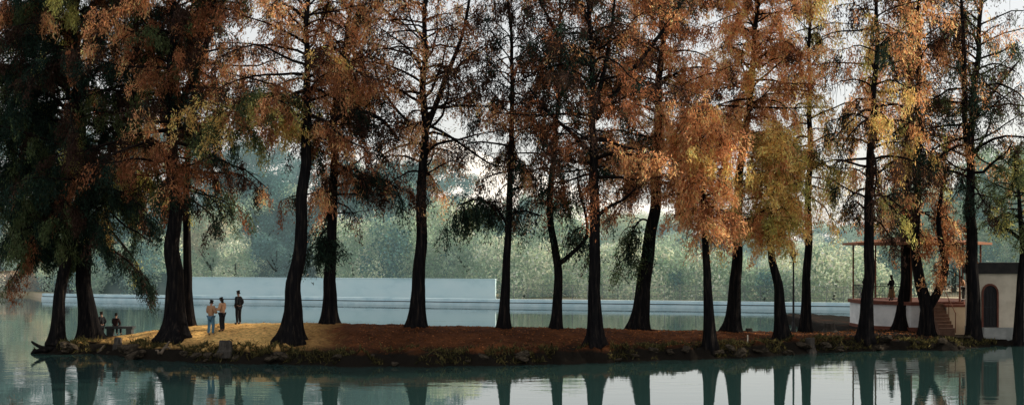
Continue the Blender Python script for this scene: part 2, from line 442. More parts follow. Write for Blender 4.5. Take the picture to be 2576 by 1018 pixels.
TREES = []
def island_tree(label, path, w, cr, boughs=(), flare=0.26, seed=0, Yfix=None):
    rnd.seed(seed*77+5)
    if Yfix:
        base = at(path[0][0], path[0][1], Yfix); base.z = ish(base.x, Yfix)
    else: base = hit(path[0][0], path[0][1])
    Y = base.y
    t = thing('cypress_tree', label, 'tree', base, group='cypress trees on the island')
    TREES.append((path[0][0], base, t))
    dy = 0; P = []
    for k, (a, c) in enumerate(path):
        p = at(a, c, Y)
        if k == 0: p = base.copy()
        else: dy += rnd.uniform(-.25, .25)
        P.append(p+Vector((0, dy, 0)))
    rm = w/F*Y/2*0.90
    top = P[-1].z; h0 = P[0].z; H = top-h0
    smp = catmull(P, 46)
    lows = [P[0]+Vector((0, 0, -0.5))]
    for z in (0, .12, .25, .4, .6, .85, 1.15, 1.5):
        u = z/max(.01, P[1].z-h0); lows.append(P[0].lerp(P[1], u))
    smp = lows+[q for q in smp if q.z > h0+1.9]
    wob = rnd.random()*50
    for q in smp:
        hh = q.z-h0
        if hh > 1.5: q.x += rm*.45*noise.noise((wob, q.z*.45, 0))*min(1, (hh-1.5)/1.5); q.y += rm*.45*noise.noise((wob, q.z*.45, 9))*min(1, (hh-1.5)/1.5)
    ph = rnd.random()*6; ph2 = rnd.random()*6; nl = rnd.choice([5, 6, 7])
    def rad(z):
        hh = max(0, z-h0); return rm*(1.04-0.88*(hh/max(H, 1))**0.8)*(1+flare*math.exp(-hh/0.5)+0.6*flare*math.exp(-hh/1.5))
    def prof(i, th):
        hh = max(0, smp[i].z-h0)
        return 1+(.20*math.exp(-hh/.7)+.06)*math.cos(nl*th+ph)+.05*math.cos(11*th+ph2+hh*.6)+.14*math.exp(-hh/.5)*math.cos(3*th+ph2)+.05*noise.noise((th, smp[i].z*1.3, ph))
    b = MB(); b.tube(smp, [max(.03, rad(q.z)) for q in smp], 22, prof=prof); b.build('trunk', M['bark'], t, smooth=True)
    br, tw, lv = MB(), MB(), []
    zs = [q.z for q in smp]
    def on(z):
        i = max(0, min(len(zs)-2, int(np.searchsorted(zs, z))-1)); u = (z-zs[i])/max(1e-4, zs[i+1]-zs[i])
        return smp[i].lerp(smp[i+1], min(1, max(0, u)))
    z0 = CH-(cr['y0']-HY)/F*Y; z1 = top-.1; n = int(cr['n']*NM)
    for i in range(n):
        u = (i+rnd.random()*.9)/n; z = z0+(z1-z0)*u
        p = on(z); az = i*2.399+rnd.uniform(-.5, .5)
        if cr.get('round'): pf = .35+.65*math.sin(math.pi*min(1, .12+.84*u))
        else: pf = LM*(.6+.4*math.sin(math.pi*min(1, u*.75+.2)))
        L = cr['L']*pf*rnd.uniform(.5, 1.35)
        el = R(cr.get('el0', 8)+(cr.get('el1', 52)-cr.get('el0', 8))*u+rnd.uniform(-22, 22))
        d = Vector((math.cos(az)*math.cos(el), math.sin(az)*math.cos(el), math.sin(el)))
        pts = [p]
        for k in range(7):
            d = (d+Vector((rnd.gauss(0, .2), rnd.gauss(0, .2), rnd.gauss(-cr.get('droop', .05)-.03, .18)))).normalized()
            pts.append(pts[-1]+d*L/7)
        r0 = min(rad(z)*.5, .022+.015*L)
        br.tube(pts, [r0*(1-.8*k/7) for k in range(8)], 5, cap=False)
        sprout(pts, L, tw, cr, lv, bare=rnd.random() < cr.get('bare', .07))
    for bg in boughs:
        pxs, bw = bg[0], bg[1]; opt = bg[2] if len(bg) > 2 else {}
        BP = []; side = rnd.choice([-1, 1])
        for k, (a, c) in enumerate(pxs):
            q = at(a, c, Y); q.y += side*.18*k
            if k == 0:
                q = on(q.z).lerp(q, .5)
            BP.append(q)
        bp = catmull(BP, 5*(len(BP)-1)); r0 = bw/F*Y/2
        m = MB(); m.tube(bp, [r0*(1-.62*k/(len(bp)-1)) for k in range(len(bp))], 8); m.build('bough', M['bark'], t, smooth=True)
        LB = sum((bp[k+1]-bp[k]).length for k in range(len(bp)-1))
        ns = opt.get('n', int(LB*2.4))
        for i in range(ns):
            u = .3+.7*(i+rnd.random())/max(1, ns); q = bp[min(len(bp)-2, int(u*(len(bp)-1)))]
            az = rnd.random()*6.28; el = R(rnd.uniform(-25, 45))
            d = Vector((math.cos(az)*math.cos(el), math.sin(az)*math.cos(el), math.sin(el))); L = rnd.uniform(.8, 1.9)*opt.get('L', 1)
            pts = [q]
            for k in range(5):
                d = (d+Vector((rnd.gauss(0, .16), rnd.gauss(0, .16), rnd.gauss(-opt.get('droop', .08), .13)))).normalized()
                pts.append(pts[-1]+d*L/5)
            br.tube(pts, [.03*(1-.75*k/5) for k in range(6)], 5, cap=False)
            sprout(pts, L, tw, cr, lv, start=.15, dens=opt.get('dens'), pal=opt.get('pal'), bare=rnd.random() < opt.get('bare', .1))
    br.add(tw.v, tw.f); br.build('branches', M['twig'], t)
    Pn = np.concatenate([a for a, _, _ in lv]); An = np.concatenate([a for _, a, _ in lv]); Cn = np.concatenate([a for _, _, a in lv])
    k = len(Pn); s = cr.get('ls', 1.0)
    leaves('crown', Pn, An, rng.uniform(.10, .28, k)*s, rng.uniform(.032, .066, k)*s, Cn, M['leaf'], t)
    return k

tot = 0
def T(*a, **k):
    global tot
    tot += island_tree(*a, **k)

T('slim dark trunk leaning right at the left tip of the island', [(145, 855), (153, 740), (172, 640), (215, 540), (262, 450), (300, 385), (330, 250), (340, 0), (345, -150)], 34,
  dict(y0=560, n=42, L=4.0, dens=70, pal=[(G, 5), (MG, 3), (DB, 2.5), (YG, .7), (RB, 1)], weep=.45, droop=.12, el0=-5),
  boughs=[([(165, 660), (120, 600), (70, 570), (20, 580)], 7, dict(n=16, L=1.2, droop=.25, pal=[(G, 4), (MG, 3)], dens=80)), ([(190, 590), (250, 520), (310, 480), (350, 490)], 7, dict(n=14, droop=.2, pal=[(MG, 3), (OY, 1), (O, .7), (G, 2)]))], seed=1)
T('thick dark trunk with dense green brown crown beside the leaning trunk', [(226, 848), (215, 700), (207, 560), (207, 390), (195, 200), (185, 0), (180, -150)], 46,
  dict(y0=570, n=78, L=5.8, dens=86, pal=[(G, 6), (MG, 3), (DB, 3), (RB, 1.3), (YG, .4)], weep=.45, droop=.1, el0=-8), flare=.45,
  boughs=[([(215, 560), (150, 520), (90, 500), (20, 520)], 9, dict(n=26, L=1.5, droop=.22, pal=[(G, 4), (MG, 3)], dens=85)), ([(212, 530), (160, 570), (120, 600), (60, 600)], 7, dict(n=22, L=1.2, droop=.25, pal=[(G, 4), (MG, 3)], dens=85)), ([(205, 420), (100, 400), (0, 430)], 9, dict(n=26, L=1.5, pal=[(G, 4), (MG, 2)], dens=85)),
  ([(197, 250), (120, 190), (40, 170), (-40, 180)], 9, dict(n=34, L=1.6, pal=[(G, 4), (MG, 1.5), (DB, 1)], dens=80)), ([(188, 80), (110, 30), (40, 0)], 9, dict(n=30, L=1.6, pal=[(G, 4), (RB, 2), (O, 1)], dens=75)), ([(200, 310), (120, 300), (40, 290), (-30, 310)], 9, dict(n=30, L=1.6, pal=[(G, 4), (MG, 2)], dens=80))], seed=2)
T('broad trunk with a wide flared base left of the two jacketed people', [(440, 852), (438, 700), (437, 550), (432, 400), (430, 200), (440, 0), (445, -150)], 52,
  dict(y0=470, n=62, L=4.7, dens=56, pal=[(RB, 3.5), (DB, 4.5), (O, 2.3), (G, 3), (MG, 1)], weep=.3, droop=.08), flare=.55, boughs=[([(432, 330), (470, 220), (520, 90), (545, -60)], 22), ([(436, 260), (395, 170), (360, 60), (350, -60)], 15)], seed=3)
T('thin trunk rising close behind the broad flared trunk', [(477, 808), (470, 700), (466, 560), (470, 450), (480, 250), (505, 0), (515, -150)], 26,
  dict(y0=480, n=34, L=3.5, dens=48, pal=[(G, 2.5), (YG, 1.3), (MG, 2), (RB, 2), (O, 2), (DB, 1.5)], weep=.4), seed=4)
T('big trunk leaning right with an arching bough reaching left', [(733, 857), (742, 720), (756, 600), (766, 440), (769, 300), (771, 120), (772, 0), (775, -150)], 46,
  dict(y0=330, n=46, L=4.1, dens=42, pal=[(O, 5), (RB, 3), (DB, 2), (OY, .8)], weep=.2), flare=.5, boughs=[
  ([(760, 275), (735, 256), (690, 243), (640, 248), (600, 272), (565, 320)], 18, dict(n=32, L=1.8, pal=[(YG, 3), (OY, 2), (MG, 4), (RB, 1)], droop=.28, dens=40)),
  ([(772, 330), (812, 318), (850, 292), (900, 275), (960, 300), (1000, 350)], 18, dict(n=22, pal=[(DB, 3), (G, 2), (RB, 1.5)], dens=42)),
  ([(772, 140), (800, 125), (840, 122), (880, 160), (910, 230)], 11, dict(n=10))], seed=5)
T('upright trunk with dark crown just right of the trunk with the arching bough', [(829, 812), (833, 650), (838, 500), (845, 330), (853, 220), (880, 60), (900, -150)], 35,
  dict(y0=540, n=50, L=3.5, dens=46, pal=[(DB, 4), (G, 3), (O, 2.2), (RB, 3)], weep=.35, droop=.1), boughs=[([(836, 560), (810, 590), (795, 630)], 6, dict(n=12, L=.7, droop=.3, pal=[(G, 1)], dens=60)), ([(842, 470), (900, 450), (960, 450), (1010, 480)], 8, dict(n=20, L=1.2, pal=[(DB, 4), (RB, 2), (G, 2)], dens=50))], seed=6)
T('straight trunk with sparse brown crown before the middle of the blue wall', [(1050, 820), (1054, 700), (1058, 560), (1065, 380), (1066, 200), (1068, 0), (1070, -150)], 38,
  dict(y0=450, n=52, L=4.0, dens=22, pal=[(DB, 4), (RB, 3), (O, 2.5)], tl=1.25, bare=.16, tpm=4.2, weep=.2), boughs=[([(1070, 330), (1098, 262), (1130, 180), (1165, 90), (1185, -10)], 16, dict(dens=24)),
  ([(1066, 310), (1120, 335), (1180, 375), (1230, 408), (1265, 415)], 8, dict(dens=8, n=6)), ([(1064, 330), (1020, 300), (960, 220), (930, 120)], 9, dict(dens=20)),
  ([(1068, 420), (1085, 400), (1100, 330)], 6, dict(pal=[(O, 3), (RB, 1)], dens=45))], seed=7)
T('slender straight trunk just right of the end of the blue wall', [(1267, 822), (1273, 700), (1279, 560), (1286, 380), (1288, 200), (1280, 0), (1278, -150)], 25,
  dict(y0=480, n=46, L=2.8, dens=40, pal=[(DB, 5), (G, 3), (RB, 2.5), (O, .8)], weep=.4), boughs=[([(1279, 570), (1245, 520), (1200, 500), (1150, 515)], 8, dict(n=20, L=1.5, droop=.16, pal=[(G, 3), (MG, 3)], dens=40)), ([(1280, 540), (1320, 530), (1370, 545)], 6, dict(n=3, dens=20))], seed=8)
T('thin trunk with a crooked side fork curving to the right', [(1400, 824), (1404, 700), (1393, 620), (1384, 550), (1388, 440), (1400, 330), (1410, 150), (1412, -100)], 26,
  dict(y0=530, n=44, L=2.7, dens=40, pal=[(G, 3), (DB, 5), (RB, 2.5), (MG, 1)], weep=.4), boughs=[([(1406, 665), (1436, 638), (1468, 606), (1476, 570), (1462, 500), (1450, 450)], 13, dict(n=16, pal=[(G, 3), (DB, 2), (MG, 1)], dens=38))], seed=9)
T('dark trunk with long rising boughs nearest the water at mid island', [(1497, 866), (1495, 700), (1495, 500), (1490, 330), (1488, 200), (1480, 0), (1478, -150)], 38,
  dict(y0=450, n=54, L=4.4, dens=32, pal=[(DB, 6), (G, 2.5), (RB, 3.5), (O, 1)], weep=.2, tpm=3.7), flare=.45, boughs=[([(1508, 300), (1560, 215), (1620, 140), (1680, 60), (1725, -10)], 16, dict(dens=22)),
  ([(1500, 545), (1535, 518), (1570, 500), (1600, 470)], 11, dict(dens=36)), ([(1487, 390), (1440, 335), (1380, 280), (1330, 215)], 13, dict(dens=36)),
  ([(1485, 250), (1430, 150), (1390, 60), (1340, -40)], 13, dict(dens=30)), ([(1492, 300), (1530, 130), (1550, -20)], 15, dict(dens=30))], seed=10)
T('trunk leaning right under a tall rust orange crown', [(1606, 827), (1622, 700), (1637, 590), (1652, 460), (1656, 300), (1665, 100), (1670, -150)], 42,
  dict(y0=470, n=70, L=3.8, dens=56, pal=[(O, 7), (RB, 3.5), (DB, 1.5), (OY, .8)], weep=.3), boughs=[([(1640, 560), (1612, 552), (1588, 590), (1577, 660)], 6, dict(n=16, L=.8, droop=.35, pal=[(G, 3), (MG, 2)], dens=48)),
  ([(1650, 470), (1620, 430), (1580, 410)], 8, dict(n=20, L=1.0, pal=[(O, 3), (RB, 1.5)], dens=55))], seed=11)
T('short trunk close to the water under a bright orange crown', [(1787, 870), (1780, 740), (1770, 600), (1768, 500), (1764, 400), (1758, 265)], 30,
  dict(y0=570, n=66, L=2.1, dens=58, pal=[(O, 7), (RB, .8), (OY, 2)], round=True, el0=-8, weep=.25), seed=12)
T('dark flared trunk with a tall orange crown behind the bright orange tree', [(1842, 832), (1850, 700), (1856, 540), (1862, 400), (1885, 220), (1900, 60), (1900, -150)], 34,
  dict(y0=390, n=70, L=3.8, dens=58, pal=[(O, 8), (RB, 2.5), (DB, 1), (OY, 1.5)], weep=.25), flare=.42, seed=13)
T('leaning trunk under a rounded green and gold crown left of the lamp post', [(1970, 852), (1957, 740), (1941, 640), (1942, 540), (1946, 440), (1952, 345)], 32,
  dict(y0=580, n=80, L=2.3, dens=62, pal=[(YG, 2.5), (OY, 6), (O, 4)], round=True, el0=-6, el1=60, weep=.18), flare=.42, boughs=[([(1945, 560), (1890, 550), (1830, 555), (1790, 548)], 7, dict(n=6, L=.6, pal=[(O, 2), (YG, 2)]))], seed=14)
T('straight slim trunk just right of the lamp post', [(2027, 832), (2030, 700), (2032, 500), (2034, 300), (2036, 0), (2036, -150)], 26,
  dict(y0=500, n=50, L=3.0, dens=36, pal=[(YG, 2.5), (OY, 3), (DB, 2.5), (O, 2)], weep=.5, droop=.12), seed=15)
T('dark straight trunk at the left edge of the bandstand', [(2176, 852), (2181, 700), (2185, 500), (2192, 300), (2197, 100), (2200, -150)], 35,
  dict(y0=550, n=54, L=3.5, dens=40, pal=[(O, 4), (DB, 3), (OY, 2.5), (YG, 1.2), (G, 1.5)], weep=.5, droop=.1), seed=16)
T('straight dark trunk before the bandstand, right of the hatted visitor', [(2268, 830), (2276, 700), (2280, 560), (2284, 400), (2288, 200), (2290, -150)], 35,
  dict(y0=580, n=54, L=3.3, dens=40, pal=[(O, 3), (RB, 2.5), (G, 2), (DB, 3), (YG, 1)], weep=.45), seed=17)
T('forked trunk splitting low into two stems before the bandstand steps', [(2331, 842), (2329, 775), (2313, 700), (2302, 620), (2309, 500), (2308, 300), (2310, -150)], 33,
  dict(y0=600, n=52, L=2.6, dens=42, pal=[(O, 3.5), (RB, 3), (DB, 2.5), (G, 1)], weep=.38), boughs=[([(2331, 780), (2362, 722), (2373, 665), (2360, 612), (2350, 540), (2368, 420)], 24, dict(n=22, pal=[(O, 4), (RB, 2.5)], dens=52))], seed=18)
T('dark trunk splitting high into rising stems by the white kiosk corner', [(2449, 838), (2450, 700), (2449, 560), (2443, 420), (2455, 250), (2470, 100), (2490, -150)], 37,
  dict(y0=490, n=52, L=4.3, dens=30, pal=[(DB, 3.5), (G, 2.5), (O, 1.5), (MG, 2.5)], weep=.4, tpm=3.8), boughs=[([(2444, 425), (2424, 300), (2420, 150), (2408, -20)], 19, dict(dens=28)), ([(2452, 300), (2510, 220), (2570, 150)], 11, dict(dens=28))], seed=19, Yfix=68.4)
T('trunk at the right edge with a low green leafy crown before the kiosk', [(2560, 848), (2566, 700), (2566, 600), (2556, 500), (2548, 380)], 30,
  dict(y0=560, n=30, L=2.5, dens=30, pal=[(MG, 4), (YG, 1)], round=True, ls=1.1), boughs=[([(2560, 600), (2520, 562), (2480, 530)], 10, dict(n=8, dens=26, pal=[(MG, 3), (YG, 1)]))], seed=20, Yfix=68.2)

# ------------------------------------------------------------------ far trees
SAGE = (0.40, 0.50, 0.36); PALE = (0.72, 0.76, 0.56); TEAL = (0.12, 0.23, 0.22); DGR = (0.055, 0.110, 0.105); STRAW = (0.62, 0.56, 0.40); RUST = (0.30, 0.20, 0.12)  # pale tones lightened so the far foliage carries haze in its colour
ftot = 0
def far_tree(name, label, px, top, wpx, Y, pal, willow=0.0, group='trees and shrubs beyond the lake', seed=0, low=0.12):
    global ftot
    rnd.seed(seed*31+900)
    x = (px-HX)/F*Y; z1 = CH-(top-HY)/F*Y; w = wpx/F*Y/2
    t = thing(name, label, 'shrub' if 'shrub' in name else 'tree', (x, Y, 0.4), group=group)
    H = z1-.4
    m = MB(); lean = rnd.uniform(-.5, .5)
    m.tube([(x, Y, .2), (x+lean*.4, Y, H*.25), (x+lean, Y, H*.5), (x+lean*.6, Y, H*.8)], [.05*H**.8, .04*H**.8, .028*H**.8, .03], 8)
    for k in range(5):
        a = rnd.random()*6.28; zz = H*rnd.uniform(.2, .5)
        m.tube([(x+lean*.6, Y, zz), (x+lean*.6+math.cos(a)*w*.35, Y+math.sin(a)*w*.35, zz+H*.15), (x+lean*.6+math.cos(a)*w*.7, Y+math.sin(a)*w*.7, zz+H*.3)], [.018*H, .012*H, .02], 5)
    m.build('trunk', M['far_bark'], t, smooth=True)
    area = w*H; nc = int(min(170, max(22, area*1.7)))
    PL, CL, AL, NL = [], [], [], []
    for k in range(nc):
        a = rnd.random()*6.28; v = rnd.random()
        zz = low+(1-low)*v
        rr = w*math.sin(math.pi*min(1, .12+.80*(1-zz)**.8+.02))**.7*math.sqrt(rnd.random())*rnd.uniform(.8, 1.2)
        c = np.array([x+lean*.6+rr*math.cos(a), Y+rr*math.sin(a)*.8, .4+H*zz*rnd.uniform(.88, 1.0)])
        s = rnd.uniform(.5, 1.5)*min(1.5, .5+w*.2)
        n = int(140*s*s)+16
        d = rng.normal(size=(n, 3)); d /= np.linalg.norm(d, axis=1, keepdims=True)
        P = c+d*s*rng.random((n, 1))**.25*np.array([1, 1, .72+willow*.9])
        if willow: P[:, 2] -= willow*rng.random(n)**2*1.6
        P[:, 2] = np.maximum(P[:, 2], .45)
        col = np.array(pick(pal))*rng.lognormal(0, .22, (n, 1))
        nn = d+rng.normal(0, .3, (n, 3))
        aa = np.cross(nn, rng.normal(size=(n, 3)))+np.array([0, 0, -willow*.9])
        PL.append(P); CL.append(col*(1+rng.normal(0, .05, (n, 3)))); AL.append(aa); NL.append(nn)
    P = np.concatenate(PL); n = len(P); ftot += n
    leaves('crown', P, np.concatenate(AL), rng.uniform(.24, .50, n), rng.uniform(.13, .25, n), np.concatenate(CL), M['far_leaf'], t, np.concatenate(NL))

dark = [(DGR, 4), (TEAL, 3)]; teal = [(TEAL, 4), (DGR, 1.5), (SAGE, .7)]; sage = [(SAGE, 4), (TEAL, 2), (PALE, 1)]; pale = [(PALE, 3), (SAGE, 2)]; straw = [(STRAW, 2), (SAGE, 3), (PALE, 2)]; rust = [(RUST, 3), (STRAW, 1), (DGR, 1)]
FT = [
 (-30, 420, 240, 176, dark, .2, 'far_tree', 'dark green tree at the far left edge behind the stone ruins'),
 (80, 540, 150, 170, straw, .2, 'far_tree', 'straw toned tree behind the stepped stone ruin'),
 (150, 270, 370, 205, dark, .2, 'forest_tree', 'tall dark forest tree behind the leftmost trunks'),
 (200, 590, 150, 153, sage, .3, 'far_tree', 'grey green tree behind the short dark wall'),
 (330, 520, 200, 152, teal, .4, 'far_tree', 'blue green tree behind the grey green wall'),
 (250, 605, 130, 143, sage, .7, 'far_shrub', 'sage shrub above the left end of the grey green wall'),
 (420, 300, 360, 205, dark, .1, 'forest_tree', 'tall dark forest tree behind the broad flared trunk'),
 (380, 600, 160, 142, sage, .7, 'far_shrub', 'sage shrub above the right end of the grey green wall'),
 (540, 520, 190, 152, straw, .2, 'far_tree', 'straw toned thin tree behind the blue wall above the two jacketed people'),
 (640, 440, 240, 160, teal, .2, 'far_tree', 'blue green leaning tree behind the blue wall, above the person in black'),
 (670, 350, 360, 205, dark, .1, 'forest_tree', 'tall dark forest tree left of the trunk with the arching bough'),
 (590, 615, 110, 147, pale, .3, 'far_shrub', 'pale shrub right above the faded mark on the blue wall'),
 (700, 590, 120, 148, teal, .2, 'far_shrub', 'blue green shrub just left of the trunk with the arching bough'),
 (800, 530, 140, 147, dark, .2, 'far_tree', 'dark tree in the gap right of the trunk with the arching bough'),
 (890, 560, 200, 143, pale, .7, 'far_willow', 'pale willow drooping over the blue wall right of the dark crowned trunk'),
 (940, 410, 300, 162, teal, .3, 'far_tree', 'tall blue green tree above the pale drooping willows'),
 (990, 555, 190, 139, sage, .8, 'far_willow', 'sage willow trailing over the blue wall left of the sparse crowned trunk'),
 (1110, 515, 240, 145, pale, .4, 'far_willow', 'large pale willow right of the sparse crowned trunk'),
 (1185, 580, 150, 139, sage, .4, 'far_shrub', 'sage shrub above the right end of the blue wall'),
 (1060, 400, 280, 200, teal, .1, 'forest_tree', 'blue green forest tree behind the large pale willow'),
 (1235, 540, 180, 150, teal, .3, 'far_tree', 'blue green tree behind the slender trunk at the end of the blue wall'),
 (1320, 590, 240, 133, pale, .5, 'far_willow', 'pale rounded willow behind the fence, right of the slender trunk'),
 (1420, 560, 210, 137, sage, .4, 'far_tree', 'sage tree behind the trunk with the crooked fork'),
 (1535, 625, 200, 131, pale, .4, 'far_shrub', 'pale shrub behind the fence right of the dark mid island trunk'),
 (1530, 530, 170, 190, straw, .1, 'far_tree', 'straw toned tree far behind the mid island trunk'),
 (1660, 620, 230, 129, pale, .5, 'far_shrub', 'pale shrub behind the fence between the rust and bright orange trees'),
 (1765, 575, 160, 158, teal, .1, 'far_tree', 'blue green tree far behind the bright orange tree'),
 (1745, 680, 120, 127, sage, .4, 'far_shrub', 'low sage shrub behind the fence left of the bright orange tree'),
 (1830, 645, 190, 126, pale, .4, 'far_shrub', 'pale shrub behind the fence right of the bright orange tree'),
 (1925, 675, 130, 124, sage, .4, 'far_shrub', 'low sage shrub behind the fence left of the lamp post'),
 (1985, 610, 120, 200, straw, .1, 'far_tree', 'small straw tree far off behind the lamp post'),
 (2010, 660, 160, 125, pale, .4, 'far_shrub', 'pale shrub behind the fence right of the lamp post'),
 (2095, 635, 220, 121, pale, .5, 'far_willow', 'pale willow behind the fence left of the bandstand'),
 (2190, 675, 130, 121, sage, .3, 'far_shrub', 'sage shrub behind the left side of the bandstand'),
 (2270, 580, 180, 135, sage, .3, 'far_tree', 'sage tree behind the middle of the bandstand'),
 (2400, 500, 230, 150, sage, .2, 'far_tree', 'sage tree behind the right side of the bandstand'),
 (2550, 370, 320, 150, sage, .2, 'far_tree', 'tall sage tree behind the white kiosk'),
 (1345, 490, 230, 235, sage, .1, 'hazy_tree', 'hazy tree far behind the pale rounded willow'),
 (1650, 540, 230, 240, sage, .1, 'hazy_tree', 'hazy tree far behind the rust crowned trunk'),
 (1880, 565, 220, 240, sage, .1, 'hazy_tree', 'hazy tree far behind the dark flared trunk'),
 (2120, 560, 240, 240, sage, .1, 'hazy_tree', 'hazy tree far behind the left edge of the bandstand'),
 (2330, 460, 250, 230, sage, .1, 'hazy_tree', 'hazy tree far behind the forked trunk'),
 (0, 690, 110, 156.5, rust, .3, 'far_shrub', 'rust brown shrub before the arched stone ruin'),
 (66, 696, 70, 156.2, rust, .3, 'far_shrub', 'small rust brown shrub before the stepped stone ruin'),
]
for k, (px, top, w, Y, pal, wl, nm, lb) in enumerate(FT):
    far_tree(nm, lb, px, top, w, Y, pal, wl, seed=k)
print('leaves', tot, ftot)

# ------------------------------------------------------------------ bandstand
cx, cy = 26.4, 78.0
def octo(r): return [(cx+r/math.cos(R(22.5))*math.cos(R(22.5+45*k)), cy+r/math.cos(R(22.5))*math.sin(R(22.5+45*k))) for k in range(8)]
bs = thing('bandstand', 'open bandstand with white raised base, red trim, thin posts and flat orange roof', 'bandstand', (cx, cy, 0.5))
m = MB(); m.prism(octo(3.85), 0.1, 2.06); m.build('platform', M['white'], bs)
m = MB(); m.prism(octo(3.98), 2.062, 2.28); m.build('platform_rim', M['redtrim'], bs)
m = MB(); m.prism(octo(3.9), 0.3, 0.7); m.build('base_band', M['redtrim'], bs)
m = MB(); m.prism(octo(4.3), 5.84, 5.99); rf = m.build('roof', M['rooforange'], bs)
m = MB(); m.prism(octo(4.1), 5.992, 6.4, [(cx+(a-cx)*.15, cy+(c-cy)*.15) for a, c in octo(4.1)]); m.build('roof_cap', M['rooforange'], rf)
P8 = octo(3.65)
for k, (a, c) in enumerate(P8):
    m = MB(); m.tube([(a, c, 2.28), (a, c, 5.84)], [.06, .06], 8); m.build('post', M['postorange'], bs)
for k in range(8):
    if k == 5: continue
    a, c = Vector(P8[k]), Vector(P8[(k+1) % 8])
    m = MB()
    for z in (2.42, 3.22): m.tube([(a.x, a.y, z), (c.x, c.y, z)], [.022, .022], 5)
    for q in range(1, 17):
        p = a.lerp(c, q/17); m.tube([(p.x, p.y, 2.42), (p.x, p.y, 3.22)], [.012]*2, 4, cap=False)
    m.build('railing', M['iron'], bs)
st = MB()
for k in range(8):
    st.box(25.75, 26.65, 74.0-.28*(k+1), 74.0-.28*k-.002, .3, 2.2-.2*k)
st.build('steps', M['brick'], bs)
m = MB(); m.box(26.72, 28.3, 73.3, 74.0, .3, 2.0); m.build('stair_parapet', M['cream'], bs)
m = MB(); m.box(26.66, 28.36, 73.24, 74.06, 2.002, 2.14); m.build('parapet_coping', M['redtrim'], bs)
m = MB()
m.tube([(26.7, 74.0, 3.3), (26.7, 71.8, 1.7)], [.03]*2, 6); m.tube([(26.7, 71.8, .5), (26.7, 71.8, 1.7)], [.03]*2, 6); m.tube([(26.7, 72.9, 1.3), (26.7, 72.9, 2.5)], [.025]*2, 6)
m.build('handrail', M['postorange'], bs)

kx0, kx1, ky0, ky1 = 27.25, 33.5, 70.0, 71.7
ks = thing('kiosk', 'small white kiosk with dark flat roof and red framed arched door', 'kiosk', ((kx0+kx1)/2, 71, .6))
m = MB(); m.box(kx0, kx1, ky0, ky1, .1, 4.1); m.build('wall', M['cream'], ks)
m = MB(); m.box(kx0-.12, kx1+.2, ky0-.2, ky1+.1, 4.102, 4.75); m.build('roof', M['darkroof'], ks)
m = MB(); m.box(kx0-.03, kx1+.03, ky0-.03, ky1+.03, .1, .95); m.build('plinth', M['concrete'], ks)
dx = (2490-HX)/F*70; dw = .40; db, dsp = .96, 2.95
def arch(w, zb, zs, n=10): return [(dx-w, zb)]+[(dx+w*math.cos(a), zs+w*1.15*math.sin(a)) for a in np.linspace(math.pi, 0, n)]+[(dx+w, zb)]
ia, oa = arch(dw, db, dsp), arch(dw+.10, db, dsp)
def xz(m, poly, y0, y1):
    n = len(poly)
    m.add([(p[0], y0, p[1]) for p in poly]+[(p[0], y1, p[1]) for p in poly], [tuple(range(n)), tuple(range(2*n-1, n-1, -1))]+[(i, (i+1) % n, n+(i+1) % n, n+i) for i in range(n)])
m = MB(); xz(m, ia, ky0-.02, ky0+.02); dr = m.build('door', M['door'], ks)
m = MB()
for q in range(len(ia)-1): xz(m, [ia[q], oa[q], oa[q+1], ia[q+1]], ky0-.08, ky0-.001)
m.build('door_frame', M['redtrim'], dr)
m = MB()
for s_ in (-.2, 0, .2): m.box(dx+s_-.015, dx+s_+.015, ky0-.045, ky0-.021, 1.1, 3.0)
m.box(dx-.36, dx+.36, ky0-.046, ky0-.022, 2.1, 2.16)
m.build('door_bars', M['iron'], dr)
m = MB(); m.box(dx-.6, dx+.7, ky0-.6, ky0-.04, .3, .95); m.build('door_step', M['concrete'], ks)

lp = hit(1996, 834); zt = CH-(628-HY)/F*lp.y-lp.z
lt = thing('street_lamp', 'slim black lamp post with lantern on the island edge', 'lamp post', lp)
m = MB(); m.lathe([(.18, -.1), (.18, .12), (.12, .2), (.10, .5), (.07, .6)], n=10); m.build('lamp_base', M['iron'], lt, True, local=True)
m = MB(); m.tube([(0, 0, .6), (0, 0, zt-.55)], [.07, .05], 8); m.lathe([(.08, zt-.62), (.08, zt-.56)], n=8); m.build('pole', M['iron'], lt, local=True)
m = MB(); m.tube([(-.25, 0, zt-.72), (.25, 0, zt-.72)], [.022]*2, 6); m.build('crossbar', M['iron'], lt, local=True)
m = MB(); m.lathe([(.08, zt-.55), (.18, zt-.2)], n=6); ln = m.build('lantern', M['glass'], lt, local=True)
m = MB(); m.lathe([(.30, zt-.198), (.20, zt-.12), (.06, zt-.04), (.02, zt+.08)], n=8); m.build('lantern_cap', M['iron'], ln, local=True)
m = MB()
for k in range(6):
    a = k*math.pi/3; m.tube([(.085*math.cos(a), .085*math.sin(a), zt-.55), (.185*math.cos(a), .185*math.sin(a), zt-.2)], [.022]*2, 4)
m.build('lantern_frame', M['iron'], ln, local=True)

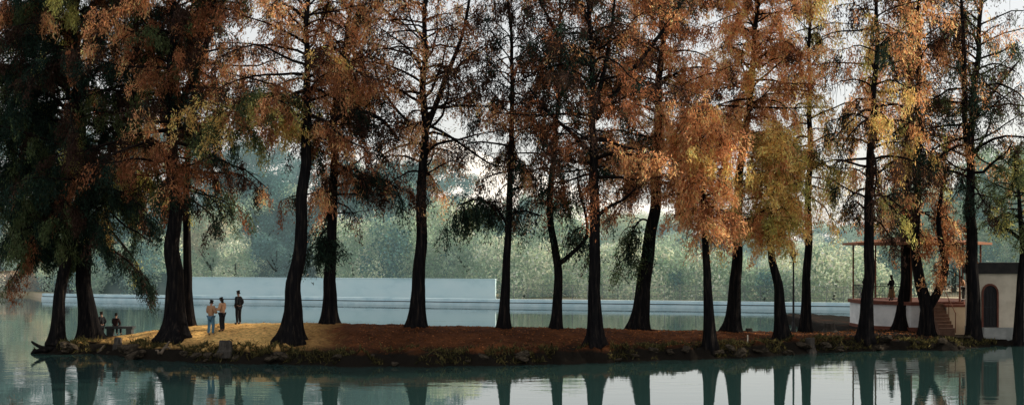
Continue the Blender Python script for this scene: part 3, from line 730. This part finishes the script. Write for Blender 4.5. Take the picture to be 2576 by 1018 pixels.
# ------------------------------------------------------------------ stumps, stakes, bench, driftwood, stones
def stump(px, py, w, h, label, seed):
    p = hit(px, py); s = p.y/F; r = w*s/2; H = h*s
    m = MB(); rnd.seed(seed); ph = rnd.random()*6
    zz = [-.3, 0, H*.2, H*.5, H*.85, H]; rr = [1.5, 1.35, 1.08, .95, .92, .86]
    m.tube([p+Vector((0, 0, z)) for z in zz], [r*q for q in rr], 16, prof=lambda i, th: 1+.12*math.cos(3*th+ph)+.07*math.cos(7*th+2*ph+i))
    k = len(m.v)-16
    for i in range(16):
        v = m.v[k+i]; m.v[k+i] = (v[0], v[1], v[2]+rnd.uniform(-.06, .1)*H)
    tag(m.build('tree_stump', M['stump']), label, 'stump')
stump(2086, 833, 30, 22, 'grey cut stump with root spurs between the slim trunk and the bandstand', 1)
stump(2038, 884, 24, 34, 'tall grey stump standing in the bank edge below the lamp post', 2)
stump(568, 882, 32, 26, 'grey stump on the bank below the person in black', 3)
stump(297, 866, 18, 18, 'small stump on the bank right of the two leftmost trunks', 4)
stump(1885, 834, 18, 9, 'low cut stump beside the dark flared trunk', 5)
p = hit(1880, 863); m = MB(); m.tube([p+Vector((0, 0, -.2)), p+Vector((.02, 0, .3)), p+Vector((.01, 0, .46))], [.04, .038, .03], 7)
tag(m.build('stake', M['cream']), 'short pale stake stuck in the bank below the green and gold tree', 'stake')
def drift(px, py, paths, mat, name, label):
    p = hit(px, py); m = MB(); s = p.y/F
    for pts, r in paths:
        m.tube(catmull([p+Vector((a*s, d, c*s)) for a, d, c in pts], 8), [r*(1-.08*k) for k in range(9)], 7)
    tag(m.build(name, mat, smooth=True), label, 'driftwood')
drift(412, 885, [([(-8, 0, -4), (0, .1, 10), (8, .2, 22), (12, .2, 28)], .09), ([(0, .1, 8), (10, 0, 13), (18, -.1, 9)], .07), ([(-12, 0, -3), (-18, .2, 4), (-26, .3, 4)], .07)], M['palewood'], 'driftwood', 'forked driftwood on the bank below the broad flared trunk')
drift(110, 884, [([(30, .2, 6), (0, 0, 10), (-22, 0, 20), (-32, .1, 26)], .14), ([(10, 0, 4), (-14, -.1, 4), (-28, -.2, -4)], .12), ([(50, .3, 8), (20, .3, 18), (0, .3, 16)], .16)], M['bark'], 'driftwood', 'dark twisted roots sticking out at the left tip of the island')
drift(258, 880, [([(-10, 0, -8), (-2, 0, 4), (4, .1, 14)], .12), ([(0, 0, 0), (10, .1, 6), (14, .1, 8)], .08)], M['palewood'], 'driftwood', 'short root by the water below the thick left trunk')

bp_ = hit(302, 830)
bt = thing('stone_bench', 'low dark stone bench behind the lit patch of ground at left', 'bench', bp_)
bw = 70/F*bp_.y/2
m = MB(); m.box(-bw, bw, -.25, .3, .38, .50); m.build('seat', M['darkconcrete'], bt, local=True)
for s_ in (-1, 1):
    m = MB(); m.box(s_*bw*.7-.15, s_*bw*.7+.15, -.2, .25, -.2, .378); m.build('leg', M['darkconcrete'], bt, local=True)

def rock_mesh(seed):
    bm = bmesh.new(); bmesh.ops.create_icosphere(bm, subdivisions=3, radius=1)
    for v in bm.verts:
        c = v.co.copy(); k = 1+.55*noise.noise(c*1.2+Vector((seed*9.1, 0, 0)))+.3*noise.noise(c*2.9+Vector((0, seed*5.3, 0)))
        v.co = c*k; v.co.z *= .72
        v.co.x = math.copysign(min(abs(v.co.x), .92), v.co.x); v.co.z = min(v.co.z, .55)
    me = bpy.data.meshes.new('bank_stone'); bm.to_mesh(me); bm.free(); me.materials.append(M['stone'])
    return me
RM = [rock_mesh(k) for k in range(9)]
rnd.seed(99)
marks = [(146, 'leaning tip trunk'), (226, 'thick left trunk'), (440, 'broad flared trunk'), (568, 'grey stump'), (733, 'arching bough trunk'), (1050, 'sparse crowned trunk'), (1267, 'slender trunk'),
         (1497, 'mid island trunk'), (1606, 'rust crowned trunk'), (1787, 'bright orange tree'), (1970, 'gold crowned tree'), (2038, 'tall stump'), (2176, 'bandstand edge trunk'), (2331, 'forked trunk'), (2449, 'kiosk corner trunk')]
ords = ['first', 'second', 'third', 'fourth', 'fifth', 'sixth', 'seventh', 'eighth', 'ninth']
cnts = [2, 3, 5, 4, 3, 2, 2, 2, 4, 6, 3, 4, 4, 4]
for (a, na), (c, nc), cn in zip(marks[:-1], marks[1:], cnts):
    pxs_ = sorted(a+(c-a)*rnd.uniform(.08, .92) for _ in range(cn))
    for k, px in enumerate(pxs_):
        pw = float(np.interp(px, [q[0] for q in WL], [q[1] for q in WL]))
        p = hit(px, pw-rnd.uniform(3, 34))
        o = bpy.data.objects.new('bank_stone', rnd.choice(RM)); COL.objects.link(o)
        s = rnd.choice([.14, .18, .22, .28, .36])*rnd.uniform(.8, 1.2); o.scale = (s*rnd.uniform(.9, 1.9), s, s*rnd.uniform(.6, 1.1)); o.rotation_euler = (rnd.uniform(-.4, .4), rnd.uniform(-.4, .4), rnd.random()*6)
        o.location = p+Vector((0, -s*.3, s*.05))
        tag(o, f'rough bank stone, {ords[k]} from the left between {na} and {nc}', 'stone', 'stones along the island bank')

def scatter(n, f):
    P = []
    while len(P) < n:
        px = rnd.uniform(90, 2600); x = (px-HX)/F*64
        yf = float(np.interp(x, TX, TY)); p = f(x, yf)
        if p: P.append(p)
    return np.array(P)
rnd.seed(5)
def fg(x, yf):
    Y = yf+rnd.uniform(-.1, 1.5)+max(0, rnd.gauss(0, .6)); h = ish(x, Y)
    if h < .06: return None
    if noise.noise((x*.5, Y*.7, 9)) < (-.15 if x > 8 else .0): return None
    return (x, Y, h+.05)
P = scatter(16000, fg); n = len(P)
A = rng.normal(0, .55, (n, 3))+np.array([0, 0, .9]); C = np.array([(.036, .036, .018)])*rng.lognormal(0, .4, (n, 1))+rng.random((n, 1))**3*np.array([.22, .17, .06])
g = leaves('bank_grass', P, A, rng.uniform(.12, .46, n), rng.uniform(.02, .06, n), C, M['leaf']); g['kind'] = 'stuff'
tag(g, 'tufts of short grass and weeds along the bank', 'grass')
def fl(x, yf):
    Y = yf+rnd.uniform(.9, 10); h = ish(x, Y)
    if x < -8 and rnd.random() < .85: return None
    return (x, Y, h+.02) if h > .4 else None
P = scatter(7000, fl); n = len(P)
A = rng.normal(0, 1, (n, 3))*np.array([1, 1, .25])
C = np.array([(.20, .08, .032)])*rng.lognormal(0, .45, (n, 1))
g = leaves('fallen_leaves', P, A, rng.uniform(.06, .16, n), rng.uniform(.03, .07, n), C, M['leaf']); g['kind'] = 'stuff'
tag(g, 'fallen rust coloured needles scattered over the island', 'leaves')

# ------------------------------------------------------------------ people
def skin(name, V, E, mat, parent, roots=(0,), sub=2):
    bm = bmesh.new(); lay = bm.verts.layers.skin.verify()
    vs = [bm.verts.new(p) for p, r in V]
    for v, (p, r) in zip(vs, V): v[lay].radius = (r, r) if not isinstance(r, tuple) else r
    for i in roots: vs[i][lay].use_root = True
    for a, c in E: bm.edges.new((vs[a], vs[c]))
    me = bpy.data.meshes.new(name); bm.to_mesh(me); bm.free()
    o = bpy.data.objects.new(name, me); COL.objects.link(o)
    o.modifiers.new('s', 'SKIN').use_smooth_shade = True
    s = o.modifiers.new('u', 'SUBSURF'); s.levels = sub; s.render_levels = sub
    dg = bpy.context.evaluated_depsgraph_get(); dg.update()
    me2 = bpy.data.meshes.new_from_object(o.evaluated_get(dg)); me2.name = name
    o.modifiers.clear(); o.data = me2; me2.materials.clear(); me2.materials.append(mat)
    me2.polygons.foreach_set('use_smooth', [True]*len(me2.polygons))
    o.parent = parent
    return o

def person(label, loc, rz, H, pose, top, legs, hair='short', hat=None, skirt=None, bulk=.026):
    t = thing('person', label, 'person', loc, rz)
    s = H/1.72
    J = dict(pelvis=((0, 0, .92), .115), waist=((0, 0, 1.08), .105), chest=((0, .0, 1.27), .118), neckb=((0, -.01, 1.42), .062), neck=((0, .0, 1.49), .05),
             h0=((0, .025, 1.55), .068), h1=((0, .02, 1.63), .085), h2=((0, .01, 1.69), .062))
    for q, n_ in ((-1, 'L'), (1, 'R')):
        J['sh'+n_] = ((q*.165, -.01, 1.385), .062); J['el'+n_] = ((q*.225, -.05, 1.11), .046); J['wr'+n_] = ((q*.215, .05, .87), .031); J['pa'+n_] = ((q*.21, .08, .79), .034)
        J['hi'+n_] = ((q*.09, 0, .87), .092); J['kn'+n_] = ((q*.10, .02, .48), .06); J['an'+n_] = ((q*.105, -.02, .09), .042); J['to'+n_] = ((q*.12, .15, .035), .036)
    for k, v in pose.items():
        J[k] = (v, J[k][1])
    def VE(keys, edges, add=0.0, mul=1.0):
        idx = {k: i for i, k in enumerate(keys)}
        return [(tuple(c*s for c in J[k][0]), (J[k][1]*mul+add)*s) for k in keys], [(idx[a], idx[b_]) for a, b_ in edges]
    full = ['pelvis', 'waist', 'chest', 'neckb', 'neck', 'h0', 'h1', 'h2']+[a+n_ for n_ in 'LR' for a in ('sh', 'el', 'wr', 'pa', 'hi', 'kn', 'an', 'to')]
    E = [('pelvis', 'waist'), ('waist', 'chest'), ('chest', 'neckb'), ('neckb', 'neck'), ('neck', 'h0'), ('h0', 'h1'), ('h1', 'h2')]
    for n_ in 'LR': E += [('chest', 'sh'+n_), ('sh'+n_, 'el'+n_), ('el'+n_, 'wr'+n_), ('wr'+n_, 'pa'+n_), ('pelvis', 'hi'+n_), ('hi'+n_, 'kn'+n_), ('kn'+n_, 'an'+n_), ('an'+n_, 'to'+n_)]
    V, Ei = VE(full, E); roots = [0]
    def chain(pts):
        k = len(V); roots.append(k)
        for q, r in pts: V.append((tuple(c*s for c in q), r*s))
        for j in range(len(pts)-1): Ei.append((k+j, k+j+1))
    hd = Vector(J['h1'][0])
    chain([(hd+Vector((0, .07, .0)), .014), (hd+Vector((0, .10, -.025)), .014)])
    chain([(hd+Vector((-.03, .075, -.055)), .008), (hd+Vector((.03, .075, -.055)), .008)])
    for q in (-1, 1): chain([(hd+Vector((q*.08, 0, -.03)), .014), (hd+Vector((q*.095, -.012, .015)), .012)])
    for q, n_ in ((-1, 'L'), (1, 'R')):
        w_, p_ = Vector(J['wr'+n_][0]), Vector(J['pa'+n_][0]); d = (p_-w_).normalized()
        lat = d.cross(Vector((q, 0, .2))).normalized(); nor = Vector((-q, 0, 0))
        for k, ln in enumerate((.072, .082, .076, .06)):
            o_ = p_+lat*(.026-.0175*k)
            chain([(o_, .010), (o_+d*ln*.5+nor*.008, .0095), (o_+d*ln*.85+nor*.03, .008), (o_+d*ln*.98+nor*.048, .007)])
        o_ = w_+d*.035+lat*.02
        chain([(o_, .012), (o_+lat*.03+d*.03, .011), (o_+lat*.035+d*.06+nor*.012, .009)])
    skin('body', V, Ei, M['skin'], t, roots)
    kt_ = ['pelvis', 'waist', 'chest', 'neckb']+[a+n_ for n_ in 'LR' for a in ('sh', 'el', 'wr')]
    V2, E2 = VE(kt_, [('pelvis', 'waist'), ('waist', 'chest'), ('chest', 'neckb')]+[e for n_ in 'LR' for e in (('chest', 'sh'+n_), ('sh'+n_, 'el'+n_), ('el'+n_, 'wr'+n_))], bulk)
    skin('jacket', V2, E2, top, t)
    kl = ['pelvis']+[a+n_ for n_ in 'LR' for a in ('hi', 'kn', 'an')]
    V3, E3 = VE(kl, [e for n_ in 'LR' for e in (('pelvis', 'hi'+n_), ('hi'+n_, 'kn'+n_), ('kn'+n_, 'an'+n_))], .020)
    skin('trousers', V3, E3, legs, t)
    for n_ in 'LR':
        V4, E4 = VE(['an'+n_, 'to'+n_], [('an'+n_, 'to'+n_)], .01); skin('shoe', V4, E4, M['black'], t)
    hp_ = [(hd+Vector((0, -.025, -.02)), .078), (hd+Vector((0, -.02, .03)), .080), (hd+Vector((0, -.005, .07)), .055)]
    if hair == 'long': hp_ = [(hd+Vector((0, -.10, -.30)), .045), (hd+Vector((0, -.09, -.16)), .065)]+hp_
    V5 = [(tuple(c*s for c in p_), r*s) for p_, r in hp_]
    skin('hair', V5, [(i, i+1) for i in range(len(V5)-1)], M['hair'], t, roots=(len(V5)-2,))
    for q in (-1, 1):
        m = MB(); e = hd+Vector((q*.032, .083, .0)); m.lathe([(.001, -.008), (.008, -.004), (.008, .004), (.001, .008)], e*s, 6); m.build('eye', M['black'], t, local=True)
    if hat:
        m = MB(); c = (hd+Vector((0, 0, .06)))*s
        m.lathe([(.02, -.012), (.19, -.006), (.19, .004), (.105, .012), (.10, .10), (.075, .125), (.01, .12)], c, 16); m.build('hat', hat, t, True, local=True)
    if skirt:
        m = MB(); a = Vector(J['pelvis'][0])*s
        m.tube([a+Vector((0, 0, .1)), a+Vector((0, 0, -.1)), a+Vector((0, 0, -.4)), a+Vector((0, 0, -.62))], [.13*s, .18*s, .24*s, .27*s], 18, prof=lambda i, th: 1+.05*math.cos(8*th)*i/3); m.build('skirt', skirt, t, True, local=True)
    return t

fwd = dict(elL=(-.25, .02, 1.12), wrL=(-.14, .24, 1.12), paL=(-.10, .31, 1.15), elR=(.25, .02, 1.12), wrR=(.14, .24, 1.12), paR=(.10, .31, 1.15))
wide = dict(knL=(-.13, .03, .48), anL=(-.16, -.01, .09), toL=(-.20, .15, .035), knR=(.12, .02, .48), anR=(.14, -.04, .09), toR=(.18, .12, .035))
pock = dict(elL=(-.25, -.08, 1.12), wrL=(-.17, .08, .95), paL=(-.14, .13, .90), elR=(.25, -.08, 1.12), wrR=(.17, .08, .95), paR=(.14, .13, .90))
seat = {k: (x, y-.0, z-.42) for k, (x, y, z) in dict(pelvis=(0, 0, .94), waist=(0, -.03, 1.09), chest=(0, -.01, 1.27), neckb=(0, 0, 1.42), neck=(0, .02, 1.49), h0=(0, .05, 1.55), h1=(0, .05, 1.63), h2=(0, .04, 1.69),
        shL=(-.165, 0, 1.385), shR=(.165, 0, 1.385), elL=(-.22, .08, 1.13), elR=(.22, .08, 1.13), wrL=(-.13, .27, 1.03), wrR=(.13, .27, 1.03), paL=(-.10, .34, 1.02), paR=(.10, .34, 1.02), hiL=(-.09, .03, .93), hiR=(.09, .03, .93)).items()}
seat.update(knL=(-.12, .42, .50), knR=(.12, .42, .50), anL=(-.12, .42, .09), anR=(.12, .42, .09), toL=(-.13, .58, .035), toR=(.13, .58, .035))
down = dict(h0=(0, .045, 1.54), h1=(0, .055, 1.615), h2=(0, .055, 1.68))
p1 = hit(531, 842)
person('person in tan brown jacket and blue jeans seen from behind, looking down', p1, R(-25), 90/F*p1.y*.98, {**fwd, **wide, **down}, M['brownjacket'], M['jeans'], bulk=.036)
p2 = hit(559, 833)
person('person with long dark hair in orange tan jacket and black trousers beside the jeans wearer', p2, R(70), 86/F*p2.y, {**fwd, **down}, M['orangejacket'], M['black'], 'long', bulk=.034)
p3 = hit(600, 815)
person('person dressed all in black standing apart at right of the two jacketed people', p3, R(60), 84/F*p3.y, pock, M['black'], M['black'], bulk=.034)
person('seated person in dark maroon top on the low stone bench', Vector((bp_.x-.25, bp_.y+.05, bp_.z+.0)), R(-5), 1.6, seat, M['maroon'], M['black'])
p5 = hit(262, 838); p5.y += .6; p5.x -= .35; p5.z = ish(p5.x, p5.y)
person('person in black half hidden behind the thick left trunk', p5, R(60), 1.6, pock, M['black'], M['black'])
person('person in wide hat with ochre skirt standing at the bandstand railing', Vector(((2243-HX)/F*76.2, 76.2, 2.28)), R(30), 1.55, fwd, M['black'], M['black'], 'long', M['hat'], M['ochre'], bulk=.034)
person('dark clad person on the bandstand seen left of the leftmost bandstand trunk', Vector(((2166-HX)/F*78.0+.35, 78.0, 2.28)), R(-60), 1.68, pock, M['black'], M['black'], 'short')
lean = dict(chest=(.03, .06, 1.26), neckb=(.04, .08, 1.41), neck=(.04, .10, 1.48), h0=(.04, .13, 1.54), h1=(.04, .13, 1.62), h2=(.04, .12, 1.68), shL=(-.13, .07, 1.38), shR=(.20, .07, 1.38), elL=(-.2, .12, 1.12), wrL=(-.12, .3, 1.05), paL=(-.10, .37, 1.04), elR=(.25, .12, 1.12), wrR=(.16, .3, 1.05), paR=(.13, .37, 1.04))
person('person in orange top and black trousers leaning at the bandstand beside the kiosk', Vector(((2424-HX)/F*74.9, 74.9, 2.28)), R(60), 1.6, lean, M['orangejacket'], M['black'])

# ------------------------------------------------------------------ light, sky, camera
sd = Vector((0.86, 0.30, 0.42)).normalized()
el = math.asin(sd.z); rot = math.atan2(sd.x, sd.y)
w = bpy.data.worlds.new('World'); scene.world = w; w.use_nodes = True
nt = w.node_tree; bg = nt.nodes['Background']
sk = nt.nodes.new('ShaderNodeTexSky'); sk.sky_type = 'NISHITA'; sk.sun_disc = False
sk.sun_elevation = el; sk.sun_rotation = rot; sk.air_density = 1.0; sk.dust_density = 2.0; sk.ozone_density = 1.5
hz = nt.nodes.new('ShaderNodeMixRGB'); hz.inputs[0].default_value = 0.68; hz.inputs[2].default_value = (8.3, 8.15, 7.8, 1)
nt.links.new(sk.outputs[0], hz.inputs[1]); nt.links.new(hz.outputs[0], bg.inputs[0]); bg.inputs[1].default_value = 0.125
s = bpy.data.lights.new('sun', 'SUN'); s.energy = 5.0; s.angle = R(0.5); s.color = (1.0, 0.86, 0.66)
so = bpy.data.objects.new('sun', s); COL.objects.link(so); so.rotation_euler = sd.to_track_quat('Z', 'Y').to_euler(); so.location = (60, 60, 60)
cam = bpy.data.cameras.new('camera'); cam.sensor_width = 36; cam.lens = 36*F/2576; cam.shift_y = (HY-508.5)/2576
cam.clip_end = 6000; cam.clip_start = 0.5
co = bpy.data.objects.new('camera', cam); COL.objects.link(co); co.location = (0, 0, CH); co.rotation_euler = (R(90), 0, 0)
scene.camera = co
scene.view_settings.view_transform = 'Standard'; scene.view_settings.look = 'None'; scene.view_settings.exposure = 0
